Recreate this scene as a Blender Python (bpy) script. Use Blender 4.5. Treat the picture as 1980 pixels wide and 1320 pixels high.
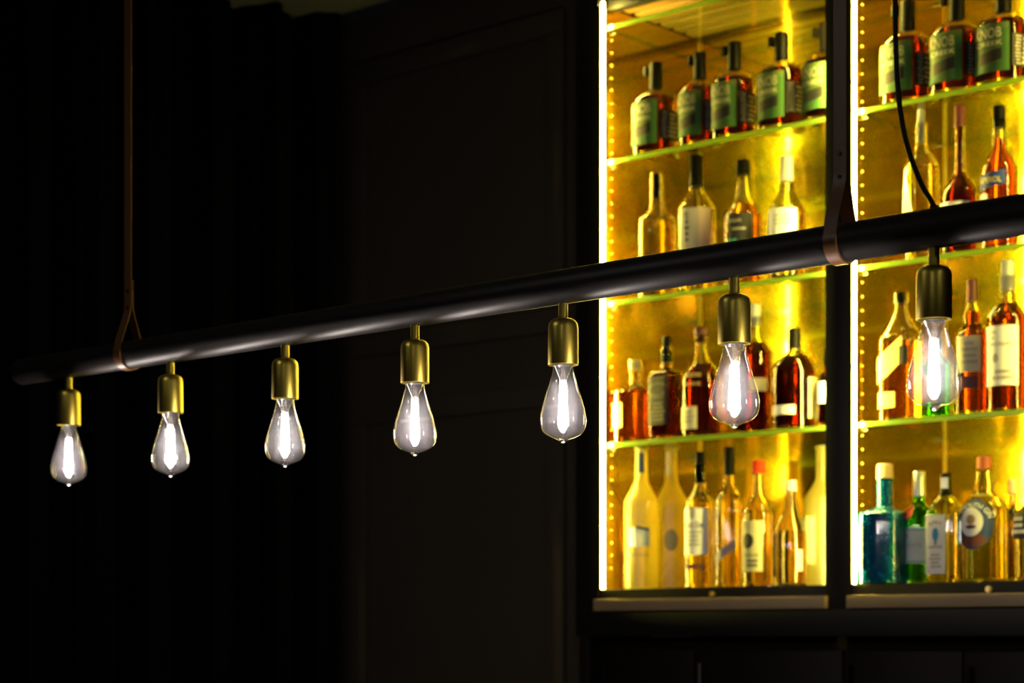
import bpy, bmesh, math, random
from mathutils import Vector, Matrix
for o in list(bpy.data.objects): bpy.data.objects.remove(o, do_unlink=True)
random.seed(7)
S = bpy.context.scene
COL = S.collection
# ------------------------------------------------------------------ camera
F = 3850.0                       # focal length in pixels of a 1980 wide frame
EYE = 1.5
HOR = 1230.0                     # horizon row
ALPHA = math.radians(41.58)      # camera turned to the left of the shelf wall normal
SA, CA = math.sin(ALPHA), math.cos(ALPHA)
YF = 3.554                       # front plane of the lit shelf cabinet
cam_d = bpy.data.cameras.new('camera')
cam_d.sensor_width = 36.0
cam_d.lens = F / 1980 * 36.0
cam_d.shift_y = (HOR - 660) / 1980
cam_d.clip_start = 0.05; cam_d.clip_end = 60
cam_d.dof.use_dof = True
cam_d.dof.focus_distance = 2.72
cam_d.dof.aperture_fstop = 5.0
cam = bpy.data.objects.new('camera', cam_d); COL.objects.link(cam)
cam.location = (0, 0, EYE); cam.rotation_euler = (math.pi/2, 0, ALPHA)
S.camera = cam
# ------------------------------------------------------------------ world, exposure
w = bpy.data.worlds.new('world'); S.world = w; w.use_nodes = True
w.node_tree.nodes['Background'].inputs[0].default_value = (1.0, 0.86, 0.7, 1)
w.node_tree.nodes['Background'].inputs[1].default_value = 0.010
S.view_settings.view_transform = 'Standard'; S.view_settings.look = 'None'
S.view_settings.exposure = 0.0; S.view_settings.gamma = 1.0
S.view_settings.use_curve_mapping = False
cy = S.cycles
cy.max_bounces = 28; cy.diffuse_bounces = 3; cy.glossy_bounces = 10
cy.transmission_bounces = 24; cy.transparent_max_bounces = 40
cy.use_denoising = True
cy.caustics_reflective = True; cy.caustics_refractive = True
cy.sample_clamp_indirect = 16.0
cy.blur_glossy = 0.5

LED_STRENGTH = 440.0
FIL_STRENGTH = 300.0

# ------------------------------------------------------------------ helpers
def pr(px, z):                   # photo column at depth z -> world x, y
    xr = (px - 990) / F * z
    return xr*CA - z*SA, xr*SA + z*CA
def on_plane(px, Y):             # column px hits the plane y = Y at depth t
    r = (px - 990) / F
    t = Y / (r*SA + CA)
    return r*t*CA - t*SA, t
def hz(py, t): return EYE + (HOR - py) / F * t

def link(name, me, mat=None, parent=None, smooth=False):
    o = bpy.data.objects.new(name, me); COL.objects.link(o)
    if mat is not None: me.materials.append(mat)
    if smooth:
        for p in me.polygons: p.use_smooth = True
    if parent is not None: o.parent = parent
    return o
def mesh(vs, fs):
    me = bpy.data.meshes.new('m'); me.from_pydata([tuple(v) for v in vs], [], fs); me.update()
    return me
def thing(name, label, cat, loc=(0,0,0), rz=0, group=None):
    o = bpy.data.objects.new(name, None); COL.objects.link(o)
    o.empty_display_size = 0.05
    o.location = loc; o.rotation_euler = (0,0,rz)
    o['label'] = label; o['category'] = cat
    if group: o['group'] = group
    return o
def tag(o, label, cat, group=None):
    o['label'] = label; o['category'] = cat
    if group: o['group'] = group
    return o
def struct(o): o['kind'] = 'structure'; return o

class MB:
    def __init__(s): s.bm = bmesh.new()
    def box(s, x0, x1, y0, y1, z0, z1, bev=0.0):
        r = bmesh.ops.create_cube(s.bm, size=1.0)
        M = Matrix.Translation(((x0+x1)/2, (y0+y1)/2, (z0+z1)/2)) @ Matrix.Diagonal((x1-x0, y1-y0, z1-z0, 1))
        bmesh.ops.transform(s.bm, matrix=M, verts=r['verts'])
        if bev:
            es = list({e for v in r['verts'] for e in v.link_edges})
            bmesh.ops.bevel(s.bm, geom=es, offset=bev, segments=2, affect='EDGES', profile=0.6)
        return s
    def lathe(s, prof, seg=40, c=(0,0,0), closed=False):
        rings = []
        for (z, r) in prof:
            if r < 1e-6: rings.append([s.bm.verts.new((c[0], c[1], c[2]+z))])
            else: rings.append([s.bm.verts.new((c[0]+r*math.cos(2*math.pi*i/seg), c[1]+r*math.sin(2*math.pi*i/seg), c[2]+z)) for i in range(seg)])
        bridge(s.bm, rings, seg)
        return s
    def tube(s, pts, rad, seg=12, cap=True):
        pts = [Vector(p) for p in pts]
        n = len(pts); rings = []
        up = Vector((0.3, 0.2, 1)).normalized(); prev = None
        for i, p in enumerate(pts):
            d = (pts[min(i+1, n-1)] - pts[max(i-1, 0)]).normalized()
            if prev is None:
                a = d.cross(up)
                if a.length < 1e-3: a = d.cross(Vector((1,0,0)))
                a.normalize()
            else: a = (prev - d*prev.dot(d)).normalized()
            prev = a; b = d.cross(a)
            r = rad[i] if isinstance(rad, (list, tuple)) else rad
            rings.append([s.bm.verts.new(p + a*r*math.cos(2*math.pi*k/seg) + b*r*math.sin(2*math.pi*k/seg)) for k in range(seg)])
        bridge(s.bm, rings, seg)
        if cap:
            s.bm.faces.new(rings[0]); s.bm.faces.new(rings[-1])
        return s
    def sphere(s, c, r, u=14, v=8):
        bmesh.ops.create_uvsphere(s.bm, u_segments=u, v_segments=v, radius=r, matrix=Matrix.Translation(c))
        return s
    def build(s, name, mat, parent=None, smooth=True, angle=40):
        bmesh.ops.recalc_face_normals(s.bm, faces=s.bm.faces)
        me = bpy.data.meshes.new(name); s.bm.to_mesh(me); s.bm.free()
        if smooth:
            for p in me.polygons: p.use_smooth = True
            me.set_sharp_from_angle(angle=math.radians(angle))
        return link(name, me, mat, parent)
def bridge(bm, rings, seg):
    for a, b in zip(rings[:-1], rings[1:]):
        if len(a) == 1 and len(b) == 1: continue
        for i in range(seg):
            j = (i+1) % seg
            if len(a) == 1: bm.faces.new((a[0], b[i], b[j]))
            elif len(b) == 1: bm.faces.new((a[i], a[j], b[0]))
            else: bm.faces.new((a[i], a[j], b[j], b[i]))

# ------------------------------------------------------------------ materials
def newmat(name):
    m = bpy.data.materials.new(name); m.use_nodes = True
    nt = m.node_tree
    for n in list(nt.nodes): nt.nodes.remove(n)
    out = nt.nodes.new('ShaderNodeOutputMaterial')
    return m, nt, out
_pc = {}
def P(name, col, rough=0.5, metal=0.0, trans=0.0, ior=1.45, spec=0.5, bump=None, noise=None, coat=0.0):
    if name in _pc: return _pc[name]
    m, nt, out = newmat(name)
    b = nt.nodes.new('ShaderNodeBsdfPrincipled')
    b.inputs['Base Color'].default_value = (*col, 1)
    b.inputs['Roughness'].default_value = rough
    b.inputs['Metallic'].default_value = metal
    b.inputs['Transmission Weight'].default_value = trans
    b.inputs['IOR'].default_value = ior
    b.inputs['Specular IOR Level'].default_value = spec
    b.inputs['Coat Weight'].default_value = coat
    nt.links.new(b.outputs[0], out.inputs[0])
    if bump or noise:
        tc = nt.nodes.new('ShaderNodeTexCoord')
    if noise:                    # (scale, colour2, stretch)
        mp = nt.nodes.new('ShaderNodeMapping'); mp.inputs['Scale'].default_value = noise[2]
        nz = nt.nodes.new('ShaderNodeTexNoise'); nz.inputs['Scale'].default_value = noise[0]; nz.inputs['Detail'].default_value = 5
        mx = nt.nodes.new('ShaderNodeMix'); mx.data_type = 'RGBA'
        mx.inputs[6].default_value = (*col, 1); mx.inputs[7].default_value = (*noise[1], 1)
        nt.links.new(tc.outputs['Object'], mp.inputs[0]); nt.links.new(mp.outputs[0], nz.inputs[0])
        nt.links.new(nz.outputs[0], mx.inputs[0]); nt.links.new(mx.outputs[2], b.inputs['Base Color'])
    if bump:                     # (scale, strength)
        nb = nt.nodes.new('ShaderNodeTexNoise'); nb.inputs['Scale'].default_value = bump[0]; nb.inputs['Detail'].default_value = 4
        bp = nt.nodes.new('ShaderNodeBump'); bp.inputs['Strength'].default_value = bump[1]; bp.inputs['Distance'].default_value = 0.002
        nt.links.new(tc.outputs['Object'], nb.inputs[0]); nt.links.new(nb.outputs[0], bp.inputs['Height'])
        nt.links.new(bp.outputs[0], b.inputs['Normal'])
    _pc[name] = m
    return m
def emit(name, col, s):
    m, nt, out = newmat(name)
    e = nt.nodes.new('ShaderNodeEmission'); e.inputs[0].default_value = (*col, 1); e.inputs[1].default_value = s
    nt.links.new(e.outputs[0], out.inputs[0]); return m
def thin_glass(name, tint=(0.97,0.98,0.95), edge=(0.75,0.8,0.65), base=0.05, gain=0.85, power=4.0, dust=0.0, haze=0.0, rough=0.01):
    """hollow thin-walled glass: clear in the middle, reflecting and tinted towards its outline"""
    m, nt, out = newmat(name)
    lw = nt.nodes.new('ShaderNodeLayerWeight'); lw.inputs[0].default_value = 0.5
    def math_(op, a, b):
        n = nt.nodes.new('ShaderNodeMath'); n.operation = op
        for i, v in enumerate((a, b)):
            if isinstance(v, (int, float)): n.inputs[i].default_value = v
            else: nt.links.new(v, n.inputs[i])
        return n.outputs[0]
    fz = lw.outputs['Facing']
    fac = math_('ADD', math_('MULTIPLY', math_('POWER', fz, power), gain), base)
    mx = nt.nodes.new('ShaderNodeMix'); mx.data_type = 'RGBA'
    mx.inputs[6].default_value = (*tint, 1); mx.inputs[7].default_value = (*edge, 1)
    nt.links.new(math_('POWER', fz, 2.0), mx.inputs[0])
    tr = nt.nodes.new('ShaderNodeBsdfTransparent'); nt.links.new(mx.outputs[2], tr.inputs[0])
    gl = nt.nodes.new('ShaderNodeBsdfGlossy'); gl.inputs['Roughness'].default_value = rough
    gl.inputs[0].default_value = (1,1,1,1)
    ms = nt.nodes.new('ShaderNodeMixShader')
    nt.links.new(fac, ms.inputs[0]); nt.links.new(tr.outputs[0], ms.inputs[1]); nt.links.new(gl.outputs[0], ms.inputs[2])
    cur = ms.outputs[0]
    if dust:
        tl = nt.nodes.new('ShaderNodeBsdfTranslucent'); df = nt.nodes.new('ShaderNodeBsdfDiffuse')
        tl.inputs[0].default_value = (0.9,0.88,0.9,1); df.inputs[0].default_value = (0.9,0.88,0.9,1)
        a = nt.nodes.new('ShaderNodeMixShader'); nt.links.new(tl.outputs[0], a.inputs[1]); nt.links.new(df.outputs[0], a.inputs[2])
        # fine specks of dust on the glass
        tc = nt.nodes.new('ShaderNodeTexCoord')
        vo = nt.nodes.new('ShaderNodeTexVoronoi'); vo.inputs['Scale'].default_value = 260
        nt.links.new(tc.outputs['Object'], vo.inputs[0])
        sp = math_('LESS_THAN', vo.outputs['Distance'], 0.16)
        nz = nt.nodes.new('ShaderNodeTexNoise'); nz.inputs['Scale'].default_value = 60
        nt.links.new(tc.outputs['Object'], nz.inputs[0])
        sp = math_('MULTIPLY', sp, math_('GREATER_THAN', nz.outputs[0], 0.53))
        f2 = math_('ADD', math_('MULTIPLY', sp, 0.025), dust)
        b = nt.nodes.new('ShaderNodeMixShader'); nt.links.new(f2, b.inputs[0])
        nt.links.new(cur, b.inputs[1]); nt.links.new(a.outputs[0], b.inputs[2]); cur = b.outputs[0]
    if haze:
        v = nt.nodes.new('ShaderNodeVolumeScatter'); v.inputs['Color'].default_value = (0.95,0.93,1.0,1); v.inputs['Density'].default_value = haze
        nt.links.new(v.outputs[0], out.inputs['Volume'])
    nt.links.new(cur, out.inputs[0])
    return m
def frosted(name, col):
    m, nt, out = newmat(name)
    tl = nt.nodes.new('ShaderNodeBsdfTranslucent'); tl.inputs[0].default_value = (*col,1)
    df = nt.nodes.new('ShaderNodeBsdfDiffuse'); df.inputs[0].default_value = (*col,1)
    gl = nt.nodes.new('ShaderNodeBsdfRefraction'); gl.inputs['Roughness'].default_value = 0.28; gl.inputs['IOR'].default_value = 1.08
    gl.inputs[0].default_value = (*col,1)
    gs = nt.nodes.new('ShaderNodeBsdfGlossy'); gs.inputs['Roughness'].default_value = 0.3
    a = nt.nodes.new('ShaderNodeMixShader'); a.inputs[0].default_value = 0.2
    nt.links.new(tl.outputs[0], a.inputs[1]); nt.links.new(df.outputs[0], a.inputs[2])
    b = nt.nodes.new('ShaderNodeMixShader'); b.inputs[0].default_value = 0.5
    nt.links.new(a.outputs[0], b.inputs[1]); nt.links.new(gl.outputs[0], b.inputs[2])
    c = nt.nodes.new('ShaderNodeMixShader'); c.inputs[0].default_value = 0.05
    nt.links.new(b.outputs[0], c.inputs[1]); nt.links.new(gs.outputs[0], c.inputs[2])
    nt.links.new(c.outputs[0], out.inputs[0]); return m
def mirror_mat():
    m, nt, out = newmat('bronze_mirror')
    g1 = nt.nodes.new('ShaderNodeBsdfGlossy'); g1.inputs[0].default_value = (0.84,0.565,0.07,1); g1.inputs['Roughness'].default_value = 0.075
    g2 = nt.nodes.new('ShaderNodeBsdfGlossy'); g2.inputs[0].default_value = (0.95,0.62,0.01,1); g2.inputs['Roughness'].default_value = 0.24
    df = nt.nodes.new('ShaderNodeBsdfDiffuse'); df.inputs[0].default_value = (0.92,0.58,0.005,1)
    a = nt.nodes.new('ShaderNodeMixShader'); a.inputs[0].default_value = 0.12
    nt.links.new(g1.outputs[0], a.inputs[1]); nt.links.new(g2.outputs[0], a.inputs[2])
    b = nt.nodes.new('ShaderNodeMixShader'); b.inputs[0].default_value = 0.012
    nt.links.new(a.outputs[0], b.inputs[1]); nt.links.new(df.outputs[0], b.inputs[2])
    nt.links.new(b.outputs[0], out.inputs[0]); return m
def shelf_edge_mat():
    m, nt, out = newmat('green_glass_edge')
    tl = nt.nodes.new('ShaderNodeBsdfTranslucent'); tl.inputs[0].default_value = (0.55,0.98,0.10,1)
    df = nt.nodes.new('ShaderNodeBsdfDiffuse'); df.inputs[0].default_value = (0.55,0.95,0.12,1)
    gs = nt.nodes.new('ShaderNodeBsdfGlossy'); gs.inputs['Roughness'].default_value = 0.22; gs.inputs[0].default_value = (0.8,1,0.6,1)
    a = nt.nodes.new('ShaderNodeMixShader'); a.inputs[0].default_value = 0.25
    nt.links.new(tl.outputs[0], a.inputs[1]); nt.links.new(df.outputs[0], a.inputs[2])
    b = nt.nodes.new('ShaderNodeMixShader'); b.inputs[0].default_value = 0.12
    nt.links.new(a.outputs[0], b.inputs[1]); nt.links.new(gs.outputs[0], b.inputs[2])
    nt.links.new(b.outputs[0], out.inputs[0]); return m

MIRROR = mirror_mat()
SHELF_GLASS = thin_glass('shelf_glass', (0.96,0.985,0.93), (0.7,0.9,0.5), base=0.05, gain=0.75, power=5)
SHELF_EDGE = shelf_edge_mat()
SHELF_BACK = thin_glass('shelf_back_edge', (0.75,0.92,0.45), (0.6,0.85,0.3), base=0.15, gain=0.7, power=3, rough=0.1)
BLACK = P('black_painted_metal', (0.0075,0.0065,0.0055), 0.5, bump=(90, 0.1), spec=0.25)
BLACKIN = P('black_inner_board', (0.006,0.004,0.0025), 0.8, spec=0.1)
TUBE = P('black_satin_tube', (0.018,0.0155,0.0155), 0.45, 0.0, spec=0.32, bump=(300, 0.05), coat=0.0)
BRASS = P('brushed_brass', (0.56,0.44,0.075), 0.36, 1.0, bump=(400, 0.05))
LEATHER = P('brown_leather', (0.20,0.088,0.028), 0.42, noise=(30, (0.14,0.06,0.018), (1,1,0.2)), bump=(200, 0.15))
STITCH = P('leather_edge', (0.30,0.14,0.045), 0.6)
CORD = P('black_cord', (0.006,0.006,0.006), 0.55)
STEEL = P('steel', (0.6,0.6,0.6), 0.25, 1.0)
LED = emit('led_light', (1.0,0.83,0.15), LED_STRENGTH)
FIL = emit('filament_light', (1.0,0.87,0.78), FIL_STRENGTH)
BULB = thin_glass('bulb_glass', (0.99,0.985,0.985), (0.82,0.76,0.70), base=0.045, gain=0.8, power=3.0, dust=0.001, haze=0.55)
STEMG = thin_glass('bulb_stem_glass', (0.97,0.96,0.96), (0.75,0.75,0.75), base=0.08, gain=0.8, power=2.0, dust=0.03)
def solid_glass(name, col): return P(name, col, 0.0, 0.0, 1.0, 1.50)
def mixglass(name, col, dcol, k):
    m = solid_glass(name, col); nt = m.node_tree
    out = [n for n in nt.nodes if n.type == 'OUTPUT_MATERIAL'][0]; b = [n for n in nt.nodes if n.type == 'BSDF_PRINCIPLED'][0]
    d = nt.nodes.new('ShaderNodeBsdfPrincipled'); d.inputs['Base Color'].default_value = (*dcol, 1); d.inputs['Roughness'].default_value = 0.08
    tc = nt.nodes.new('ShaderNodeTexCoord'); nz = nt.nodes.new('ShaderNodeTexNoise'); nz.inputs['Scale'].default_value = 45
    nt.links.new(tc.outputs['Object'], nz.inputs[0])
    mm = nt.nodes.new('ShaderNodeMath'); mm.operation = 'MULTIPLY'; mm.inputs[1].default_value = 2*k; nt.links.new(nz.outputs[0], mm.inputs[0])
    x = nt.nodes.new('ShaderNodeMixShader'); nt.links.new(mm.outputs[0], x.inputs[0])
    nt.links.new(b.outputs[0], x.inputs[1]); nt.links.new(d.outputs[0], x.inputs[2]); nt.links.new(x.outputs[0], out.inputs[0])
    return m
CLEAR = solid_glass('clear_bottle_glass', (0.985,0.99,0.95))
TINTG = {'blue': mixglass('blue_bottle_glass', (0.03,0.42,0.90), (0.004,0.13,0.30), 0.5), 'green': solid_glass('green_bottle_glass', (0.22,0.72,0.12)),
 'ice': solid_glass('pale_blue_bottle_glass', (0.86,0.95,0.97)), 'aqua': solid_glass('pale_green_bottle_glass', (0.95,0.985,0.90))}
FROST_LIT = frosted('yellow_lit_frosted_glass', (0.99,0.93,0.26))  # clear frosted glass; the yellow of the cabinet light is put into its colour
def LQ(name, col, ior=1.34): return P('liquid_'+name, col, 0.0, 0.0, 1.0, ior)
LQM = {'amber': LQ('amber', (0.44,0.10,0.010)), 'dark': LQ('dark_amber', (0.17,0.020,0.003)),
       'red': LQ('dark_red', (0.12,0.010,0.004)), 'orange': LQ('orange', (0.90,0.16,0.03)),
       'gold': LQ('gold', (0.85,0.42,0.05)), 'peach': LQ('peach', (0.95,0.36,0.08)),
       'clear': LQ('clear', (0.99,0.98,0.90)), 'straw': LQ('straw', (0.98,0.90,0.55)),
       'blue': LQ('blue', (0.30,0.80,0.95)), 'green': LQ('green', (0.50,0.95,0.30))}
def paper(name, col, rough=0.6): return P('paper_'+name, col, rough)
WHITE = paper('white', (0.90,0.90,0.92)); CREAM = paper('cream', (0.72,0.66,0.45)); DIM = paper('dim_grey', (0.16,0.15,0.12)); INK = paper('ink', (0.02,0.02,0.025))
GREENL = paper('green', (0.035,0.11,0.025)); GREENP = paper('pale_green', (0.55,0.58,0.30)); BLACKL = paper('black', (0.012,0.012,0.014))
GREYL = paper('grey', (0.42,0.38,0.38)); PINKL = paper('pinkish', (0.62,0.44,0.40)); BLUEL = paper('blue', (0.015,0.04,0.30)); YEL = paper('yellow', (0.90,0.72,0.03))
GOLDL = paper('gold', (0.80,0.62,0.18), 0.35); BROWNL = paper('brown', (0.16,0.05,0.03)); TEAL = paper('teal', (0.03,0.30,0.27)); REDL = paper('red', (0.60,0.04,0.03))
OLIVE = paper('olive', (0.50,0.47,0.26)); NAVY = paper('navy', (0.03,0.06,0.20)); PALEB = paper('pale_blue', (0.66,0.74,0.78)); SKY = paper('sky', (0.05,0.28,0.62))
CAPK = P('cap_black', (0.004,0.0035,0.003), 0.4, spec=0.12); CAPS = P('cap_silver', (0.75,0.75,0.76), 0.3, 0.7); CAPW = P('cap_wood', (0.62,0.42,0.22), 0.6)
CAPR = P('cap_red', (0.48,0.035,0.010), 0.4, spec=0.2); CAPC = P('cap_copper', (0.36,0.085,0.045), 0.45, 0.2); CAPN = P('cap_navy', (0.015,0.03,0.13), 0.4)
CAPD = P('cap_dark_cork', (0.10,0.03,0.02), 0.5); CAPG = P('cap_grey', (0.45,0.44,0.48), 0.4, 0.2); CAPV = P('cap_plum', (0.16,0.04,0.05), 0.4)
WALLM = P('dark_brown_wall', (0.052,0.041,0.030), 0.7, spec=0.2, noise=(3, (0.043,0.034,0.025), (1,1,0.3)))
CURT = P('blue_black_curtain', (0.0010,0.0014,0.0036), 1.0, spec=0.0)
CEIL = P('dim_ceiling_plaster', (0.038,0.042,0.050), 0.8)
FLOORM = P('dark_floor', (0.05,0.03,0.018), 0.4, noise=(6, (0.03,0.02,0.012), (1,8,1)))
LEDGE = P('beige_wood_ledge', (0.34,0.24,0.13), 0.5, noise=(14, (0.27,0.19,0.10), (0.4,6,6)))
SLAT = P('warm_wood_slats', (0.45,0.24,0.07), 0.5, noise=(10, (0.28,0.14,0.04), (1,12,1)))
PEG = P('brass_peg_sleeve', (0.95,0.75,0.25), 0.3, 1.0)

# ------------------------------------------------------------------ room
CEILZ = 3.10
XW0, XW1 = -3.81, 2.6
yw = 3.60
# wall behind, left of the cabinet, with shallow panel mouldings
wb = struct(MB().box(XW0-0.6, -2.955, yw, yw+0.25, 0, CEILZ+0.1).build('wall_back', WALLM, smooth=False))
def bar_frame(x0, x1, z0, z1, t=0.055, d=0.016):
    m = MB()
    m.box(x0, x1, yw-d, yw+0.002, z1-t, z1, 0.004); m.box(x0, x1, yw-d, yw+0.002, z0, z0+t, 0.004)
    m.box(x0, x0+t, yw-d, yw+0.002, z0+t+0.0005, z1-t-0.0005, 0.004); m.box(x1-t, x1, yw-d, yw+0.002, z0+t+0.0005, z1-t-0.0005, 0.004)
    return m
struct(bar_frame(-3.74, -3.02, 0.30, 2.10).build('trim_1', WALLM))
struct(bar_frame(-3.74, -3.02, 2.22, 2.98).build('trim_2', WALLM))
struct(MB().box(-2.9545, XW1, YF+0.46, YF+0.7, 0, CEILZ+0.1).build('wall_back_right', WALLM, smooth=False))
struct(MB().box(-7.0, XW1+0.2, -4.0, 4.3, -0.1, 0).build('floor', FLOORM, smooth=False))
struct(MB().box(-7.0, XW1+0.2, -4.0, 4.3, CEILZ, CEILZ+0.1).build('ceiling', CEIL, smooth=False))
struct(MB().box(XW1, XW1+0.15, -4.0, 4.3, 0, CEILZ).build('wall_right', WALLM, smooth=False))
struct(MB().box(-7.0, XW1, -4.15, -4.0, 0, CEILZ).build('wall_front', WALLM, smooth=False))
struct(MB().box(-7.15, -7.0, -4.0, 4.3, 0, CEILZ).build('wall_left', WALLM, smooth=False))
# curtain along the side, from the wall corner towards the room
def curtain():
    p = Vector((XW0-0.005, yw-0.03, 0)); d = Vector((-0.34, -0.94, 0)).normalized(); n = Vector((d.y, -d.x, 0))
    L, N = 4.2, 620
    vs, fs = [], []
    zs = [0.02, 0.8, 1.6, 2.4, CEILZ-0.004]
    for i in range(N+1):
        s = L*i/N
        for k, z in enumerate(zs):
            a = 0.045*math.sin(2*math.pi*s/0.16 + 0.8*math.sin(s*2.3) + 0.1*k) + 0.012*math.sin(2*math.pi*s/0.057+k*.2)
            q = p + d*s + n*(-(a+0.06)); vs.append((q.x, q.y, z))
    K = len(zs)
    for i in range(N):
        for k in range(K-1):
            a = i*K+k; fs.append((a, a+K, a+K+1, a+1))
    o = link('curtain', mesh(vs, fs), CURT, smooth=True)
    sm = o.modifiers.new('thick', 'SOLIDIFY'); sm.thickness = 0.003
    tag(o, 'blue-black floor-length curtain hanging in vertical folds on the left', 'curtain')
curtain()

# ------------------------------------------------------------------ lit shelf cabinet
D = 0.385
def colx(px, Y=YF): return on_plane(px, Y)[0]
XL1, XR1 = colx(1158), colx(1595)
XL2 = colx(1643); XR2 = XL2 + (XR1 - XL1)
ZB = 1.608                       # cabinet floor
ZT = 2.955
SH = [2.904, 2.594, 2.269, 1.944]
cab = thing('display_cabinet', 'tall black-framed back-bar cabinet lined with gold mirror and lit by vertical light strips', 'cabinet', ((XL1+XR2)/2, YF, 1.5))
ox, oy, oz = cab.location
def cbox(name, mat, x0, x1, y0, y1, z0, z1, bev=0.0, parent=None):
    return MB().box(x0-ox, x1-ox, y0-oy, y1-oy, z0-oz, z1-oz, bev).build(name, mat, parent or cab, smooth=bool(bev))
stX = [(colx(1113), XL1), (XR1, XL2), (XR2, XR2+0.075)]
REC = 0.017
for k, (a, b) in enumerate(stX):
    a2 = a if k == 0 else a+REC
    MB().box(a+0.0005-ox, b-0.0005-ox, YF-oy, YF+0.006-oy, 1.5-oz, CEILZ-0.003-oz, 0.001).box(a2+0.0005-ox, b-0.0005-ox, YF+0.0055-oy, YF+D+0.03-oy, 1.5-oz, CEILZ-0.003-oz, 0.001).build('stile', BLACK, cab)
cbox('back_board', BLACKIN, XL1-0.07, XR2+0.07, YF+D+0.031, YF+D+0.05, 1.5, CEILZ-0.003)
for (x0, x1, cxp) in ((XL1, XR1, 1377), (XL2, XR2, 1912)):
    cbox('base_rail', BLACK, x0+0.0005, x1-0.0005, YF+0.002, YF+D+0.03, 1.561, ZB, 0.002)
    cbox('top_rail', BLACK, x0+0.0005, x1-0.0005, YF+0.03, YF+0.055, ZT-0.012, CEILZ-0.003, 0.002)
    cbox('ceiling_panel', BLACKIN, x0+0.0005, x1-0.0005, YF+0.056, YF+D+0.02, ZT+0.012, ZT+0.03)
    m = MB()
    k = 0; yy = YF+0.07
    while yy + 0.03 < YF+D-0.01:
        m.box(x0+0.01-ox, x1-0.01-ox, yy-oy, yy+0.032-oy, ZT-0.004-oz, ZT+0.011-oz, 0.002); yy += 0.05
    m.build('slats', SLAT, cab)
    xr_ = x1 + REC
    cbox('back_mirror', MIRROR, x0+0.006, xr_-0.006, YF+D, YF+D+0.006, ZB+0.001, ZT-0.006)
    cbox('side_mirror', MIRROR, x0+0.0005, x0+0.0055, YF+0.001, YF+D+0.006, ZB+0.001, ZT-0.006)
    cbox('side_mirror', MIRROR, xr_-0.0055, xr_-0.0002, YF+0.0065, YF+D+0.006, ZB+0.001, ZT-0.006)
    cbox('light_strip', LED, x0+0.0056, x0+0.0108, YF+0.003, YF+0.007, ZB+0.002, ZT)
    cbox('light_strip', LED, xr_-0.0108, xr_-0.0056, YF+0.008, YF+0.012, ZB+0.002, ZT)
    z = ZB + 0.05; pegm = None
    while z < ZT-0.03:
        if pegm is None:
            pg = MB().sphere((0, 0, 0), 0.0026, 10, 6).build('shelf_peg_hole', P('dull_brass_sleeve', (0.40,0.30,0.08), 0.5, 1.0), cab); pegm = pg.data
        else: pg = link('shelf_peg_hole', pegm, None, cab)
        pg.location = (x0+0.0056-ox, YF+0.040-oy, z-oz); z += 0.029
    cbox('corner_glint', PEG, x0+0.0056, x0+0.0090, YF+D-0.0035, YF+D-0.0002, ZB+0.002, ZT-0.006)  # added bead standing in for the bright polished edge where the mirrors meet
    # brass lock under the opening
    lx = colx(cxp, YF-0.002)
    lk = MB()
    lk.tube([(lx-ox, 0.004, 1.593-oz), (lx-ox, -0.006, 1.593-oz)], 0.0062, 20)
    lk.tube([(lx-ox, -0.006, 1.593-oz), (lx-ox, -0.010, 1.593-oz)], 0.0035, 16)
    lk.build('lock', PEG, cab)
# beige ledge strips
for a, b, py0, py1 in ((1147, 1594, 1180, 1157), (1636, 2062, 1176, 1152)):
    lx0 = colx(a, YF-0.014); lx1 = colx(b, YF-0.014) if b < 1600 else XR2+0.01
    cbox('ledge', LEDGE, lx0, lx1, YF-0.014, YF+0.0015, 1.5585, 1.5845, 0.0015)
cbox('lower_rail', BLACK, colx(1120), XR2+0.075, YF-0.006, YF+0.03, 1.5, 1.556, 0.002)

# lower counter cabinet with doors
low = thing('base_cabinet', 'black base cabinet with closed doors under the lit bottle shelves', 'cabinet', ((XL1+XR2)/2, YF, 0))
lx, ly, lz = low.location
def lbox(name, mat, x0, x1, y0, y1, z0, z1, bev=0.0):
    return MB().box(x0-lx, x1-lx, y0-ly, y1-ly, z0, z1, bev).build(name, mat, low, smooth=bool(bev))
X0l, X1l = colx(1120), XR2+0.075
lbox('body', BLACKIN, X0l, X1l, YF+0.06, YF+D+0.03, 0.0, 1.499)
lbox('side_panel', BLACK, X0l, X0l+0.03, YF+0.0, YF+0.0595, 0.0, 1.498, 0.002)
DOORM = P('dark_cabinet_door', (0.006,0.004,0.0025), 0.5, spec=0.15)
def door(x0, x1, hm=BLACKIN):
    d = lbox('door', DOORM, x0+0.002, x1-0.002, YF+0.038, YF+0.059, 0.08, 1.47, 0.002)
    MB().tube([(x0+0.02-lx, 0.030, 1.15), (x0+0.02-lx, 0.030, 1.44)], 0.004, 12).build('handle', hm, d)
dxs = [X0l+0.031, colx(1358, YF+0.04)-0.02, XR1+0.02, XL2+0.24, XL2+0.50, X1l-0.001]
for k, (a, b) in enumerate(zip(dxs[:-1], dxs[1:])): door(a, b, P('dull_steel', (0.10,0.09,0.075), 0.5, 0.6) if k == 1 else BLACKIN)

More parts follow.
